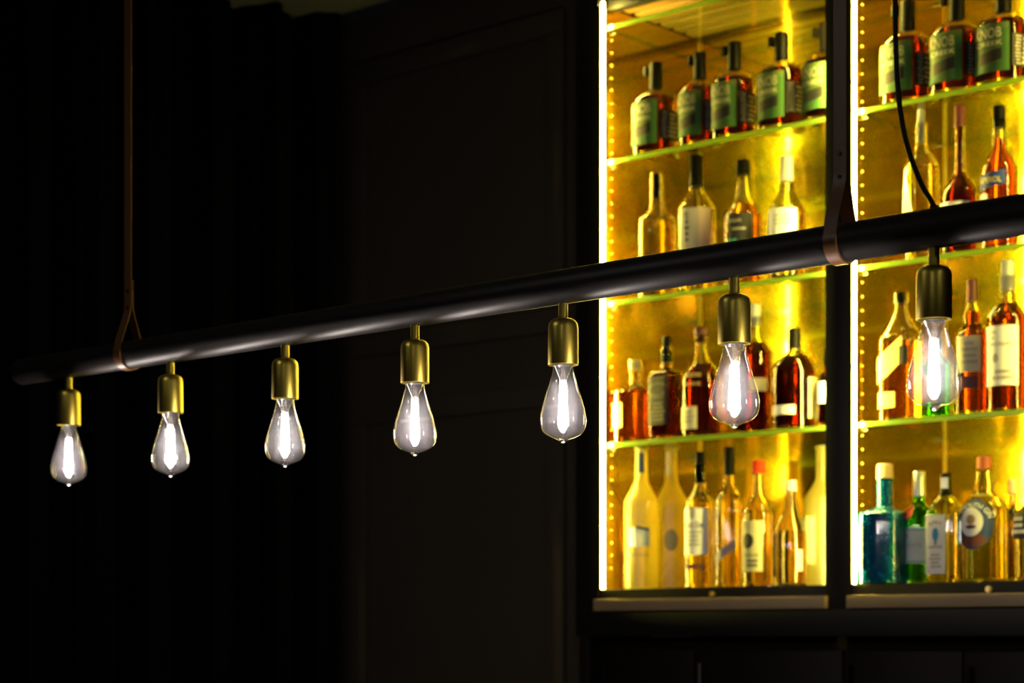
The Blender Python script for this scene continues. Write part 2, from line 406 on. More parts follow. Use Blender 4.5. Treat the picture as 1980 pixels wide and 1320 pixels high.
# glass shelves
SHELF_T = 0.010
nm = {0: 'topmost', 1: 'second from top', 2: 'behind the hanging tube', 3: 'lowest'}
for bi, (x0, x1) in enumerate(((XL1, XR1), (XL2, XR2))):
    for si, z in enumerate(SH):
        r = thing('glass_shelf', 'green-edged glass shelf in the %s bay of the lit cabinet, %s' % (('left', 'right')[bi], nm[si]), 'shelf', ((x0+x1)/2, YF+D/2, z-SHELF_T), 0, 'glass shelves of the lit cabinet')
        hw = (x1-x0)/2 - 0.0062; y0, y1 = 0.019 - D/2, D/2 - 0.004
        me = bpy.data.meshes.new('shelf_pane')
        vs = [(-hw,y0,0),(hw,y0,0),(hw,y1,0),(-hw,y1,0),(-hw,y0,SHELF_T),(hw,y0,SHELF_T),(hw,y1,SHELF_T),(-hw,y1,SHELF_T)]
        me.from_pydata(vs, [], [(3,2,1,0),(4,5,6,7),(0,1,5,4),(1,2,6,5),(2,3,7,6),(3,0,4,7)]); me.update()
        me.materials.append(SHELF_GLASS); me.materials.append(SHELF_EDGE); me.materials.append(SHELF_BACK)
        for i, p in enumerate(me.polygons): p.material_index = 0 if i < 2 else (1 if i == 2 else 2)
        link('pane', me, None, r)
        for sx in (-1, 1):
            for yy in (y0+0.021, y1-0.03):
                MB().tube([(sx*(hw+0.0005), yy, -0.004), (sx*(hw-0.012), yy, -0.004)], 0.0035, 10).build('shelf_pin', STEEL, r)

# ------------------------------------------------------------------ bottles
def smooth_profile(pts, sub=5):
    out = []
    n = len(pts)
    for i in range(n-1):
        p0 = pts[max(i-1,0)]; p1 = pts[i]; p2 = pts[i+1]; p3 = pts[min(i+2,n-1)]
        for k in range(sub):
            t = k/sub
            def h(a,b,c,d): return 0.5*((2*b)+(-a+c)*t+(2*a-5*b+4*c-d)*t*t+(-a+3*b-3*c+d)*t**3)
            out.append((h(p0[0],p1[0],p2[0],p3[0]), max(0.0, h(p0[1],p1[1],p2[1],p3[1]))))
    out.append(pts[-1])
    for i in range(1, len(out)):      # heights never run backwards
        if out[i][0] < out[i-1][0]+1e-5: out[i] = (out[i-1][0]+1e-5, out[i][1])
    return out
class Surf:
    """side wall of a bottle: radius by height, round (n=2) or squarish (n>2) section"""
    def __init__(s, prof, H, R, n=2.0, dy=1.0, rot=0.0):
        s.p = [(z*H, r*R) for z, r in prof]; s.H, s.R, s.n, s.dy, s.rot = H, R, n, dy, rot
    def r(s, z):
        p = s.p
        if z <= p[0][0]: return p[0][1]
        for (a, ra), (b, rb) in zip(p[:-1], p[1:]):
            if z <= b: return ra + (rb-ra)*(z-a)/max(b-a, 1e-9)
        return p[-1][1]
    def pt(s, th, z, off=0.0, rr=None):
        r = s.r(z) if rr is None else rr
        k = min(1.0, max(0.0, (r/s.R - 0.38)/0.3)); n = 2 + (s.n-2)*k; dy = 1 + (s.dy-1)*k
        c, q = math.cos(th), math.sin(th)
        m = (abs(c)**n + abs(q)**n)**(-1/n)
        x, y = (r+off)*m*c, (r*dy+off)*m*q
        cr, sr = math.cos(s.rot), math.sin(s.rot)
        return (x*cr - y*sr, x*sr + y*cr, z)
def shell(sf, z0, z1, shrink, name, mat, parent, seg=48, base=True, top=False, inner=0.0):
    bm = bmesh.new(); rings = []
    hs = [z for z, _ in sf.p if z0 < z < z1]; hs = [z0] + hs + [z1]
    for z in hs:
        r = max(0.0015, sf.r(z) - shrink)
        rings.append([bm.verts.new(sf.pt(2*math.pi*i/seg, z, 0, r)) for i in range(seg)])
    bridge(bm, rings, seg)
    if inner:                    # hollow: inside wall and floor, joined to the outside at the mouth
        ins = []
        for z in [h for h in hs if h > z0+0.006]:
            r = max(0.0012, sf.r(z) - shrink - inner)
            ins.append([bm.verts.new(sf.pt(2*math.pi*i/seg, z, 0, r)) for i in range(seg)])
        bridge(bm, ins, seg); bm.faces.new(ins[0]); bridge(bm, [rings[-1], ins[-1]], seg)
    if base: bm.faces.new(rings[0])
    if top: bm.faces.new(rings[-1])
    bmesh.ops.recalc_face_normals(bm, faces=bm.faces)
    me = bpy.data.meshes.new(name); bm.to_mesh(me); bm.free()
    for p in me.polygons: p.use_smooth = True
    me.set_sharp_from_angle(angle=math.radians(50))
    return link(name, me, mat, parent)
def front(a): return math.radians(-90 + a)     # angle a from the shelf front, towards +x
def patch(sf, name, mat, parent, a0, a1, z0, z1, off=0.0009, na=18, nz=6, skew=0.0, oval=False):
    """label on the bottle wall; z in fractions of the height"""
    H = sf.H; vs, fs = [], []
    if oval:
        ca, cz = (a0+a1)/2, (z0+z1)/2*H; ra, rz_ = (a1-a0)/2, (z1-z0)/2*H
        N, K = 36, 5
        vs.append(sf.pt(front(ca), cz, off))
        for k in range(1, K+1):
            for i in range(N):
                t = 2*math.pi*i/N
                vs.append(sf.pt(front(ca + ra*k/K*math.cos(t)), cz + rz_*k/K*math.sin(t), off))
        for i in range(N): fs.append((0, 1+i, 1+(i+1)%N))
        for k in range(K-1):
            for i in range(N):
                a = 1+k*N+i; b = 1+k*N+(i+1)%N; fs.append((a, a+N, b+N, b))
    else:
        for i in range(na+1):
            for k in range(nz+1):
                a = a0 + (a1-a0)*i/na
                z = (z0 + (z1-z0)*k/nz)*H + skew*(i/na-0.5)*H
                vs.append(sf.pt(front(a), z, off))
        for i in range(na):
            for k in range(nz):
                a = i*(nz+1)+k; fs.append((a, a+nz+1, a+nz+2, a+1))
    return link(name, mesh(vs, fs), mat, parent, smooth=True)
_tc = {}
def text_verts(s):
    if s in _tc: return _tc[s]
    cu = bpy.data.curves.new('t', 'FONT'); cu.body = s; cu.align_x = 'CENTER'; cu.align_y = 'CENTER'; cu.resolution_u = 3
    o = bpy.data.objects.new('t', cu); COL.objects.link(o)
    dg = bpy.context.evaluated_depsgraph_get()
    me = bpy.data.meshes.new_from_object(o.evaluated_get(dg))
    vs = [tuple(v.co) for v in me.vertices]; fs = [tuple(p.vertices) for p in me.polygons]
    bpy.data.objects.remove(o); bpy.data.meshes.remove(me)
    x0 = min(v[0] for v in vs); x1 = max(v[0] for v in vs); y0 = min(v[1] for v in vs); y1 = max(v[1] for v in vs)
    vs = [((v[0]-(x0+x1)/2)/(y1-y0), (v[1]-(y0+y1)/2)/(y1-y0)) for v in vs]
    _tc[s] = (vs, fs, (x1-x0)/(y1-y0)); return _tc[s]
def lettering(sf, parent, s, ca, cz, h, mat, width=None, off=0.0016, vert=False, arc=None):
    """text wrapped on the wall: centre angle, centre height, cap height in m"""
    vs, fs, asp = text_verts(s)
    sx = h if width is None else width/asp
    r = sf.r(cz); out = []
    for x, y in vs:
        X, Y = x*sx, y*h
        if vert: X, Y = Y, -X
        if arc:                                  # arc radius in m (text on a ring)
            t = X/arc; rad = arc + Y; X = rad*math.sin(t); Y = rad*math.cos(t) - arc
        out.append(sf.pt(front(ca) + X/r, cz + Y, off))
    return link('lettering', mesh(out, fs), mat, parent)
def lines(sf, parent, a0, a1, z0, z1, n, mat, off=0.0015, seed=1, name='small_print'):
    """rows of small print, too blurred to read"""
    rnd = random.Random(seed); vs, fs = [], []; H = sf.H
    for k in range(n):
        zc = (z0 + (z1-z0)*(k+0.5)/n)*H; hh = (z1-z0)/n*0.28*H
        w = (a1-a0)*rnd.uniform(0.55, 1.0); m = (a0+a1)/2; a = m-w/2
        while a < m+w/2:
            b = a + rnd.uniform(2.0, 6.0); i = len(vs)
            vs += [sf.pt(front(a), zc-hh, off), sf.pt(front(b), zc-hh, off), sf.pt(front(b), zc+hh, off), sf.pt(front(a), zc+hh, off)]
            fs.append((i, i+1, i+2, i+3)); a = b + 1.5
    return link(name, mesh(vs, fs), mat, parent)

def bottle(name, label, px, top, wpx, shelf, prof, glass=CLEAR, liquid='amber', fill=0.6, cap=None, depth=0.07, n=2.0, dy=1.0, rot=0.0, group=None, frost_body=False, wall=0.0035):
    Y = YF + depth
    X, t = on_plane(px, Y)
    H = hz(top, t) - shelf - 0.0002
    R = wpx*t/F/2
    r = thing(name, label, 'bottle', (X, Y, shelf+0.0002), 0, group)
    pf = smooth_profile(prof)
    gtop = pf[-1][0]
    sf = Surf(pf, H, R, n, dy, rot)
    shell(sf, 0.0, gtop*H, 0.0, 'glass_body', glass, r, top=frost_body, inner=0.0 if frost_body else wall-0.0006)
    if liquid:
        fz = fill*H
        shell(sf, 0.0085, fz, wall, 'liquid', LQM[liquid] if isinstance(liquid, str) else liquid, r, top=True)
    if cap:
        cm, z0, z1, rc, kind = cap
        rr = rc*R; m = MB()
        a, b = z0*H, z1*H
        if kind == 'stopper':      # T cork: shaft in the neck, wide head
            m.lathe([(a, 0), (a, rr*0.7), (a+(b-a)*0.55, rr*0.72), (a+(b-a)*0.56, rr), (b-0.002, rr), (b, rr*0.85), (b, 0)], 28)
        elif kind == 'bulb':
            m.lathe([(a, 0), (a, rr*1.05), (a+(b-a)*0.35, rr*0.95), (a+(b-a)*0.6, rr*0.62), (a+(b-a)*0.72, rr*0.78), (a+(b-a)*0.9, rr*0.8), (b, rr*0.5), (b, 0)], 28)
        elif kind == 'ball':
            m.lathe([(a, 0), (a, rr*0.6), (a+(b-a)*0.3, rr*0.62), (a+(b-a)*0.42, rr), (a+(b-a)*0.8, rr*1.05), (b, rr*0.7), (b, 0)], 28)
        else:
            m.lathe([(a, 0), (a, rr*1.03), (a+0.001, rr*1.04), (a+(b-a)*0.08, rr), (b-0.0025, rr*0.97), (b-0.0006, rr*0.9), (b, rr*0.75), (b, 0)], 28)
        m.build('cap', cm, r)
    return r, sf, H
# profiles: (height fraction, radius fraction)
RYE = [(0,.86),(.012,.97),(.035,1),(.25,1),(.50,1),(.57,.97),(.635,.84),(.675,.62),(.70,.42),(.72,.33),(.75,.31),(.80,.31)]
WINE = [(0,.88),(.01,.98),(.03,1),(.30,1),(.58,1),(.635,.92),(.68,.70),(.72,.47),(.76,.38),(.84,.36),(.90,.36)]
LOWSH = [(0,.88),(.01,.98),(.03,1),(.30,1),(.52,1),(.57,.97),(.61,.80),(.63,.56),(.66,.46),(.72,.40),(.80,.36),(.88,.36)]
CONE = [(0,.88),(.01,.98),(.03,1),(.30,1),(.50,1),(.57,.93),(.64,.68),(.70,.46),(.78,.36),(.88,.30),(.95,.28)]
LONGN = [(0,.88),(.01,.98),(.03,1),(.20,1),(.36,1),(.43,.93),(.50,.62),(.545,.36),(.62,.28),(.80,.27),(.95,.27)]
FLARE = [(0,.90),(.01,.98),(.03,1),(.30,1),(.60,1),(.68,.88),(.78,.55),(.86,.40),(.92,.34),(.95,.34),(.955,.40),(.975,.40)]
SQSH = [(0,.92),(.01,.99),(.03,1),(.30,1),(.60,1),(.635,.98),(.66,.84),(.685,.46),(.71,.40),(.84,.40),(.90,.38)]
VOD = [(0,.90),(.01,.98),(.03,1),(.30,1),(.58,1),(.64,.93),(.70,.66),(.755,.44),(.80,.38),(.90,.36),(.985,.36),(.99,.42),(1.0,.42)]
PEAR = [(0,.88),(.01,.96),(.03,1),(.25,1),(.46,.98),(.56,.86),(.66,.60),(.76,.40),(.86,.34),(.93,.33)]
SQUAT = [(0,.90),(.01,.98),(.03,1),(.30,1),(.52,1),(.60,.96),(.68,.78),(.73,.50),(.76,.32),(.80,.27),(.90,.26)]
TEAR = [(0,.86),(.012,.96),(.03,1),(.30,1),(.48,1),(.56,.93),(.63,.72),(.70,.44),(.78,.30),(.87,.27),(.89,.33),(.91,.33)]

# -- squat rye style whiskey, second shelf
def rye(px, top, w, shelf, label, seed):
    r, sf, H = bottle('whiskey_bottle', label, px, top, w, shelf, RYE, CLEAR, 'dark', 0.615, (CAPK, .71, 1.0, .33, 'cyl'), n=2.6, wall=0.005, group='squat green-labelled whiskey bottles')
    MB().box(-0.026*w/84, -0.016*w/84, -0.014, -0.002, H*.87, H*.97, 0.002).build('neck_tag', CAPK, r)
    lb = patch(sf, 'label', P('paper_moss', (.075,.125,.035), .6), r, -62, 40, .10, .56)
    patch(sf, 'label_border', GREENL, lb, 26, 40, .10, .50, off=0.0013)
    patch(sf, 'label_panel', BLACKL, lb, -30, 24, .19, .30, off=0.0013, skew=0.04)
    patch(sf, 'label_foot', GREENL, lb, -62, 26, .10, .185, off=0.0013)
    lettering(sf, lb, 'KNOB', -8, H*.47, H*.095, CREAM if seed % 2 else OLIVE, width=sf.R*1.1, off=0.002)
    lettering(sf, lb, 'CREEK', -6, H*.37, H*.042, CREAM, width=sf.R*1.1, off=0.002)
    b = patch(sf, 'back_label', BLACKL, r, 46, 108, .14, .45)
    lines(sf, b, 52, 66, .15, .44, 9, GREYL, seed=seed); lines(sf, b, 70, 100, .16, .43, 6, CREAM, seed=seed+5)
for px, top, w, lab in ((1268,122,84,'squat amber whiskey bottle with pale green label, first from the left in the left bay'),
                        (1353,102,76,'squat amber whiskey bottle, second from the left on the upper shelf of the left bay'),
                        (1420,82,82,'squat amber whiskey bottle with cream-printed back label, middle one of five in the left bay'),
                        (1511,64,86,'squat amber whiskey bottle in front of the bright strip reflection in the left bay'),
                        (1598,46,86,'squat amber whiskey bottle half hidden by the black divider, rightmost in the left bay')):
    rye(px, top, w, SH[1], lab, px % 7)
for px, top, w, lab in ((1754,2,96,'squat amber whiskey bottle behind the black hanging cord in the right bay'),
                        (1850,-18,96,'squat amber whiskey bottle, middle one of three right of the cord'),
                        (1940,-32,98,'squat amber whiskey bottle at the right edge of the photo on the upper shelf')):
    rye(px, top, w, SH[1], lab, px % 7)

# -- third shelf, left bay
r, sf, H = bottle('tequila_bottle', 'clear bottle with bulged neck and black stopper, leftmost behind the hanging tube', 1269, 335, 75, SH[2], [(0,.88),(.01,.98),(.03,1),(.30,1),(.585,1),(.64,.93),(.665,.74),(.672,.52),(.69,.56),(.71,.46),(.76,.40),(.86,.38),(1.0,.36)], CLEAR, 'clear', .60, (CAPK, .80, .995, .18, 'cyl'))
lettering(sf, r, 'MILAGRO', 14, H*.34, H*.032, BROWNL, width=sf.R*1.1)
r, sf, H = bottle('gin_bottle', 'clear bottle with tall black cap and plain grey and pink label', 1346, 301, 74, SH[2], WINE, CLEAR, 'clear', .60, (CAPK, .77, 1.0, .37, 'cyl'), depth=.075)
lb = patch(sf, 'label', GREYL, r, -12, 42, .12, .60); patch(sf, 'label_side', PINKL, lb, 42.5, 86, .12, .60)
lettering(sf, lb, '87', 5, H*.545, H*.035, INK, vert=True); lines(sf, lb, 0, 14, .35, .52, 4, INK, seed=4)
r, sf, H = bottle('tequila_bottle', 'amber bottle with conical neck, dark cap and black label with teal mark', 1437, 310, 76, SH[2], CONE, CLEAR, 'gold', .64, (CAPK, .88, 1.0, .38, 'cyl'), depth=.07)
lb = patch(sf, 'label', BLACKL, r, -15, 62, .28, .56); patch(sf, 'label_mark', TEAL, lb, -10, 16, .29, .36, off=.0014)
lines(sf, lb, -8, 52, .42, .45, 1, GREYL, seed=3); lettering(sf, lb, 'AMBAR', 8, H*.50, H*.025, GREYL)
r, sf, H = bottle('tequila_bottle', 'clear bottle with white label and teal mark, rightmost behind the hanging tube', 1521, 302, 74, SH[2], CONE, CLEAR, 'clear', .58, (CAPG, .80, 1.0, .34, 'cyl'), depth=.07)
lb = patch(sf, 'label', WHITE, r, -40, 66, .28, .56); patch(sf, 'label_mark', TEAL, lb, -14, 12, .285, .33, off=.0014); lines(sf, lb, -14, 52, .42, .52, 3, GREYL, seed=8)

# -- fourth shelf, left bay
r, sf, H = bottle('liqueur_bottle', 'square peach-orange bottle with clear neck and no cap colour, next to the left light strip', 1228, 697, 72, SH[3], [(0,.92),(.01,.99),(.03,1),(.3,1),(.58,1),(.63,.96),(.67,.74),(.69,.46),(.74,.38),(.86,.38),(.93,.42),(1.0,.42)], CLEAR, 'peach', .62, (CREAM, .90, .995, .34, 'cyl'), n=5, depth=.065)
patch(sf, 'label', GOLDL, r, -38, -6, .18, .48)
r, sf, H = bottle('whiskey_bottle', 'square dark whiskey bottle with black label and black cap, beside the peach-orange bottle', 1289, 649, 55, SH[3], SQSH, CLEAR, 'dark', .70, (CAPK, .74, 1.0, .42, 'bulb'), n=6, depth=.06, wall=.002)
lb = patch(sf, 'label', BLACKL, r, -42, 42, .14, .60)
lettering(sf, lb, "JACK DANIEL'S", 0, H*.53, H*.035, DIM, width=sf.R*1.5, arc=sf.R*1.0); lettering(sf, lb, 'No.7', 0, H*.42, H*.05, DIM)
lines(sf, lb, -32, 32, .17, .36, 5, DIM, seed=9)
r, sf, H = bottle('whiskey_bottle', 'teardrop amber whiskey bottle with round dark cork and small cream label low down', 1356, 632, 78, SH[3], TEAR, CLEAR, 'dark', .66, (CAPD, .86, 1.0, .36, 'ball'), depth=.07)
patch(sf, 'label', CREAM, r, -34, 24, .07, .27); lettering(sf, r, 'WOODFORD', 8, H*.55, H*.035, OLIVE, width=sf.R*.9); lettering(sf, r, 'RESERVE', 8, H*.47, H*.03, OLIVE, width=sf.R*.9)
lines(sf, r, -26, 16, .12, .24, 3, GREYL, off=.0018, seed=11)
r, sf, H = bottle('whiskey_bottle', 'tall dark whiskey bottle with silver cap, standing behind the sixth glowing bulb', 1459, 588, 72, SH[3], WINE, CLEAR, 'dark', .70, (CAPG, .84, 1.0, .34, 'cyl'), depth=.09)
patch(sf, 'label', CREAM, r, 20, 74, .32, .42)
r, sf, H = bottle('whiskey_bottle', 'broad round dark amber whiskey bottle with white strip label, left of the black divider', 1536, 634, 88, SH[3], SQUAT, CLEAR, 'dark', .72, (CAPK, .80, 1.0, .28, 'cyl'), depth=.07)
patch(sf, 'label', WHITE, r, -34, 36, .14, .23); patch(sf, 'back_label', OLIVE, r, 70, 106, .10, .50); patch(sf, 'back_label', CREAM, r, 73, 103, .12, .28, off=.0014)
r, sf, H = bottle('whiskey_bottle', 'dark amber bottle with white label, mostly hidden by the black divider on the fourth shelf', 1602, 676, 46, SH[3], WINE, CLEAR, 'dark', .72, (CAPK, .80, 1.0, .38, 'cyl'), depth=.065)
patch(sf, 'label', WHITE, r, -58, 20, .30, .58)

# -- cabinet floor, left bay
r, sf, H = bottle('vodka_bottle', 'frosted yellow-glowing vodka bottle with navy neck band and bird label', 1240, 866, 66, ZB, VOD, FROST_LIT, None, 0, (CAPK, .985, 1.01, .34, 'cyl'), frost_body=True)
patch(sf, 'neck_label', CAPN, r, 10, 66, .82, .965); lb = patch(sf, 'label', PALEB, r, -4, 66, .30, .43)
patch(sf, 'bird_emblem', WHITE, lb, 2, 40, .29, .40, off=.0014, oval=True); patch(sf, 'bird_emblem', NAVY, lb, 22, 62, .415, .435, off=.0016, skew=-.02)
lettering(sf, r, 'GREY GOOSE', 30, H*.24, H*.022, GREYL, width=sf.R*1.1)
r, sf, H = bottle('vodka_bottle', 'frosted yellow-glowing vodka bottle with silver neck band and olive emblem', 1298, 866, 62, ZB, VOD, FROST_LIT, None, 0, (CAPG, .985, 1.01, .34, 'cyl'), frost_body=True, depth=.135)
patch(sf, 'neck_label', WHITE, r, -20, 18, .80, .97); patch(sf, 'emblem', OLIVE, r, 12, 60, .27, .42, oval=True)
r, sf, H = bottle('vodka_bottle', 'clear vodka bottle with black cap and white label with dark lettering', 1354, 873, 60, ZB, WINE, CLEAR, 'clear', .70, (CAPK, .77, 1.0, .34, 'cyl'))
lb = patch(sf, 'label', WHITE, r, -40, 66, .24, .58); patch(sf, 'crest', GREYL, lb, -6, 16, .50, .60, off=.0014, oval=True)
lettering(sf, lb, 'Ketel One', 10, H*.46, H*.045, INK, width=sf.R*1.35); lines(sf, lb, -20, 36, .30, .42, 4, GREYL, seed=12)
patch(sf, 'foot_label', BROWNL, r, -40, 50, .135, .175)
r, sf, H = bottle('vodka_bottle', 'clear vodka bottle with tall black cap and a slanting grey band', 1410, 864, 54, ZB, WINE, CLEAR, 'clear', .66, (CAPK, .80, 1.0, .40, 'cyl'))
patch(sf, 'label', GREYL, r, -62, 60, .20, .27, skew=.14)
r, sf, H = bottle('vodka_bottle', 'clear vodka bottle with orange-red cap and olive label bearing a black disc', 1466, 890, 60, ZB, [(0,.88),(.01,.98),(.03,1),(.30,1),(.54,1),(.60,.95),(.66,.76),(.71,.50),(.75,.38),(.84,.34),(.93,.34)], CLEAR, 'clear', .60, (CAPR, .90, 1.0, .44, 'cyl'), depth=.065)
lb = patch(sf, 'label', OLIVE, r, -58, 52, .12, .52); patch(sf, 'disc', BLACKL, lb, -32, 18, .30, .42, off=.0014, oval=True)
lettering(sf, lb, "Tito's", 8, H*.47, H*.045, GREYL, width=sf.R*.8); lettering(sf, lb, 'Handmade', 8, H*.25, H*.03, INK, width=sf.R*1.0); lines(sf, lb, -20, 40, .15, .22, 2, INK, seed=4)
r, sf, H = bottle('vodka_bottle', 'clear round-shouldered bottle with blue label edge, bright with reflected light near the divider', 1529, 928, 64, ZB, PEAR, CLEAR, 'clear', .52, (CAPG, .90, 1.0, .36, 'cyl'))
patch(sf, 'label', NAVY, r, -68, -38, .08, .50); patch(sf, 'back_label', GREYL, r, 50, 76, .14, .34)
r, sf, H = bottle('vodka_bottle', 'tall frosted yellow-lit bottle partly hidden behind the black divider on the cabinet floor', 1591, 864, 76, ZB, VOD, FROST_LIT, None, 0, (CAPG, .985, 1.01, .34, 'cyl'), frost_body=True, depth=.15)
patch(sf, 'label', GREENP, r, -60, 10, .16, .50)

# -- third shelf, right bay
r, sf, H = bottle('wine_bottle', 'clear bottle with silver neck foil and white triangular label, crossed by the black cord', 1781, 210, 68, SH[2], WINE, CLEAR, 'straw', .62, (CAPG, .78, .995, .22, 'cyl'))
def tri(sf, r):
    H = sf.H; vs = []; N = 12
    for i in range(N+1):
        k = i/N; z = (.22+.40*k)*H; hw = 52*(1-k)
        vs += [sf.pt(front(-30-hw*.6), z, .001), sf.pt(front(-30+hw*.75), z, .001)]
    fs = [(2*i, 2*i+1, 2*i+3, 2*i+2) for i in range(N)]
    return link('label', mesh(vs, fs), WHITE, r)
tri(sf, r)
r, sf, H = bottle('liqueur_bottle', 'round dark red bottle with long thin neck and white crested label', 1856, 204, 74, SH[2], LONGN, CLEAR, 'red', .90, (CAPV, .86, 1.0, .30, 'cyl'), wall=.004)
lb = patch(sf, 'label', WHITE, r, -66, 58, .12, .345); patch(sf, 'crest', GREYL, lb, 26, 48, .26, .325, off=.0014, oval=True); lines(sf, lb, -20, 46, .15, .24, 3, GREYL, seed=5)
r, sf, H = bottle('aperitif_bottle', 'bright orange-red bottle with black cap and slanting blue label with yellow lettering', 1932, 204, 72, SH[2], [(0,.88),(.01,.98),(.03,1),(.30,1),(.50,1),(.565,.95),(.63,.72),(.69,.46),(.73,.38),(.84,.35),(.90,.35)], CLEAR, 'orange', .77, (CAPK, .845, 1.0, .34, 'cyl'))
lb = patch(sf, 'label', BLUEL, r, -50, 46, .42, .52, skew=.035); lettering(sf, lb, 'APEROL', -2, H*.47, H*.038, YEL, width=sf.R*1.25, off=.0018)
patch(sf, 'lower_label', WHITE, r, -62, -10, .18, .38)

# -- fourth shelf, right bay
r, sf, H = bottle('whiskey_bottle', 'square flared-shoulder amber whiskey bottle with slanting gold label, left in the right bay', 1742, 562, 76, SH[3], [(0,.92),(.01,.99),(.03,1),(.30,1),(.60,1),(.66,.90),(.74,.62),(.82,.42),(.88,.34),(.90,.33),(.905,.40),(.98,.40)], CLEAR, 'gold', .60, (CAPK, .90, .985, .28, 'cyl'), n=5, dy=.9)
patch(sf, 'label', GOLDL, r, -44, 30, .36, .56, skew=.16); patch(sf, 'seal', BLACKL, r, 22, 44, .42, .56, off=.0014); patch(sf, 'lower_label', GOLDL, r, -40, 10, .10, .22)
r, sf, H = bottle('whiskey_bottle', 'green glass bottle mostly hidden behind the rightmost glowing bulb', 1813, 640, 56, SH[3], WINE, TINTG['green'], 'green', .62, (CAPG, .80, 1.0, .36, 'cyl'), depth=.12)
patch(sf, 'label', CREAM, r, -50, 30, .20, .50)
r, sf, H = bottle('whiskey_bottle', 'amber whiskey bottle with plum capsule and cream label, right of the rightmost bulb', 1880, 540, 70, SH[3], [(0,.88),(.01,.98),(.03,1),(.30,1),(.545,1),(.60,.92),(.64,.68),(.67,.50),(.72,.52),(.77,.46),(.82,.32),(.88,.30)], CLEAR, 'amber', .76, (CAPV, .84, 1.0, .32, 'cyl'))
lb = patch(sf, 'label', CREAM, r, -22, 56, .31, .57); lines(sf, lb, -8, 44, .36, .54, 4, GREYL, seed=6); patch(sf, 'lower_label', CAPV, r, -14, 44, .19, .28)
r, sf, H = bottle('whiskey_bottle', 'tall amber whiskey bottle with large white label at the right edge of the photo', 1948, 504, 80, SH[3], WINE, CLEAR, 'amber', .72, (CAPG, .80, 1.0, .32, 'cyl'))
lb = patch(sf, 'label', WHITE, r, -50, 58, .17, .56); patch(sf, 'shoulder_label', WHITE, r, -60, -30, .63, .70)
lettering(sf, lb, 'The', -14, H*.52, H*.022, INK); lettering(sf, lb, 'MACALLAN', 8, H*.44, H*.022, INK, width=sf.R*1.1); lettering(sf, lb, 'M', -14, H*.48, H*.02, INK)
patch(sf, 'crest', GREYL, lb, -14, 2, .32, .38, off=.0014, oval=True); lines(sf, lb, -14, 44, .20, .28, 2, GREYL, seed=2)

# -- cabinet floor, right bay
r, sf, H = bottle('gin_bottle', 'broad deep-blue gin bottle with pale wooden cap, beside the light strip of the right bay', 1711, 897, 86, ZB, [(0,.9),(.01,.98),(.03,1),(.30,1),(.55,1),(.585,.96),(.61,.80),(.63,.50),(.66,.38),(.74,.36),(.88,.36)], TINTG['blue'], 'blue', .56, (CAPW, .88, 1.0, .37, 'cyl'), n=3.5, depth=.048)
patch(sf, 'label', NAVY, r, -62, -30, .12, .50); lines(sf, r, -56, -40, .14, .48, 7, CREAM, off=.0016, seed=3)
r, sf, H = bottle('gin_bottle', 'green glass gin bottle with silver cap, red seal and pale label', 1777, 911, 68, ZB, [(0,.9),(.01,.98),(.03,1),(.30,1),(.56,1),(.62,.95),(.67,.74),(.70,.50),(.73,.36),(.80,.34)], TINTG['green'], 'green', .66, (CAPS, .78, 1.0, .37, 'cyl'), depth=.092)
lb = patch(sf, 'label', PALEB, r, -60, 50, .18, .49); lettering(sf, lb, 'Tanqueray', 2, H*.34, H*.045, GREYL, width=sf.R*1.3); patch(sf, 'crest', GREYL, lb, -22, -6, .40, .45, off=.0014, oval=True)
patch(sf, 'label_stripe', TEAL, lb, -60, 50, .47, .48, off=.0014); patch(sf, 'label_stripe', TEAL, lb, -60, 50, .19, .20, off=.0014)
patch(sf, 'red_seal', REDL, r, -30, 8, .57, .70, oval=True)
r, sf, H = bottle('gin_bottle', 'square pale-blue gin bottle with tall white label, blue emblem and black cap', 1829, 915, 70, ZB, [(0,.92),(.01,.99),(.03,1),(.30,1),(.60,1),(.66,.94),(.72,.72),(.78,.46),(.83,.34),(.88,.32)], TINTG['ice'], 'clear', .62, (CAPK, .80, 1.0, .34, 'cyl'), n=5, dy=.72, depth=.045)
lb = patch(sf, 'label', WHITE, r, -44, 20, .08, .62); patch(sf, 'emblem', SKY, lb, -22, -2, .38, .50, off=.0014, oval=True); patch(sf, 'emblem_base', NAVY, lb, -15, -9, .345, .39, off=.0014)
lettering(sf, lb, 'BOMBAY', -12, H*.55, H*.028, INK, width=sf.R*.75, arc=sf.R*.6); lettering(sf, lb, 'SAPPHIRE', -12, H*.325, H*.026, INK, width=sf.R*.8); lines(sf, lb, -32, 8, .13, .27, 4, GREYL, seed=8)
patch(sf, 'cap_band', CAPS, r, -20, 50, .86, .96)
r, sf, H = bottle('gin_bottle', 'broad clear gin bottle with copper cap and oval blue and brown ship label', 1903, 882, 94, ZB, [(0,.9),(.01,.98),(.03,1),(.28,1),(.52,1),(.59,.94),(.65,.76),(.69,.52),(.73,.40),(.78,.42),(.83,.36),(.88,.33)], TINTG['aqua'], 'clear', .60, (CAPC, .90, 1.0, .31, 'cyl'), wall=.005, depth=.085)
lb = patch(sf, 'label', NAVY, r, -50, 50, .26, .66, oval=True)
patch(sf, 'label_foot', BROWNL, lb, -30, 32, .275, .385, off=.0016, oval=True)
patch(sf, 'label_window', WHITE, lb, -32, 26, .36, .585, off=.0022, oval=True); patch(sf, 'ship_hull', BROWNL, lb, -16, 10, .42, .45, off=.0028, oval=True); patch(sf, 'ship_sails', P('paper_tan', (.45,.28,.15), .6), lb, -14, 8, .455, .53, off=.0028, oval=True)
lettering(sf, lb, 'PLYMOUTH GIN', 0, H*.605, H*.04, WHITE, off=.003, width=sf.R*1.85, arc=sf.R*.72)
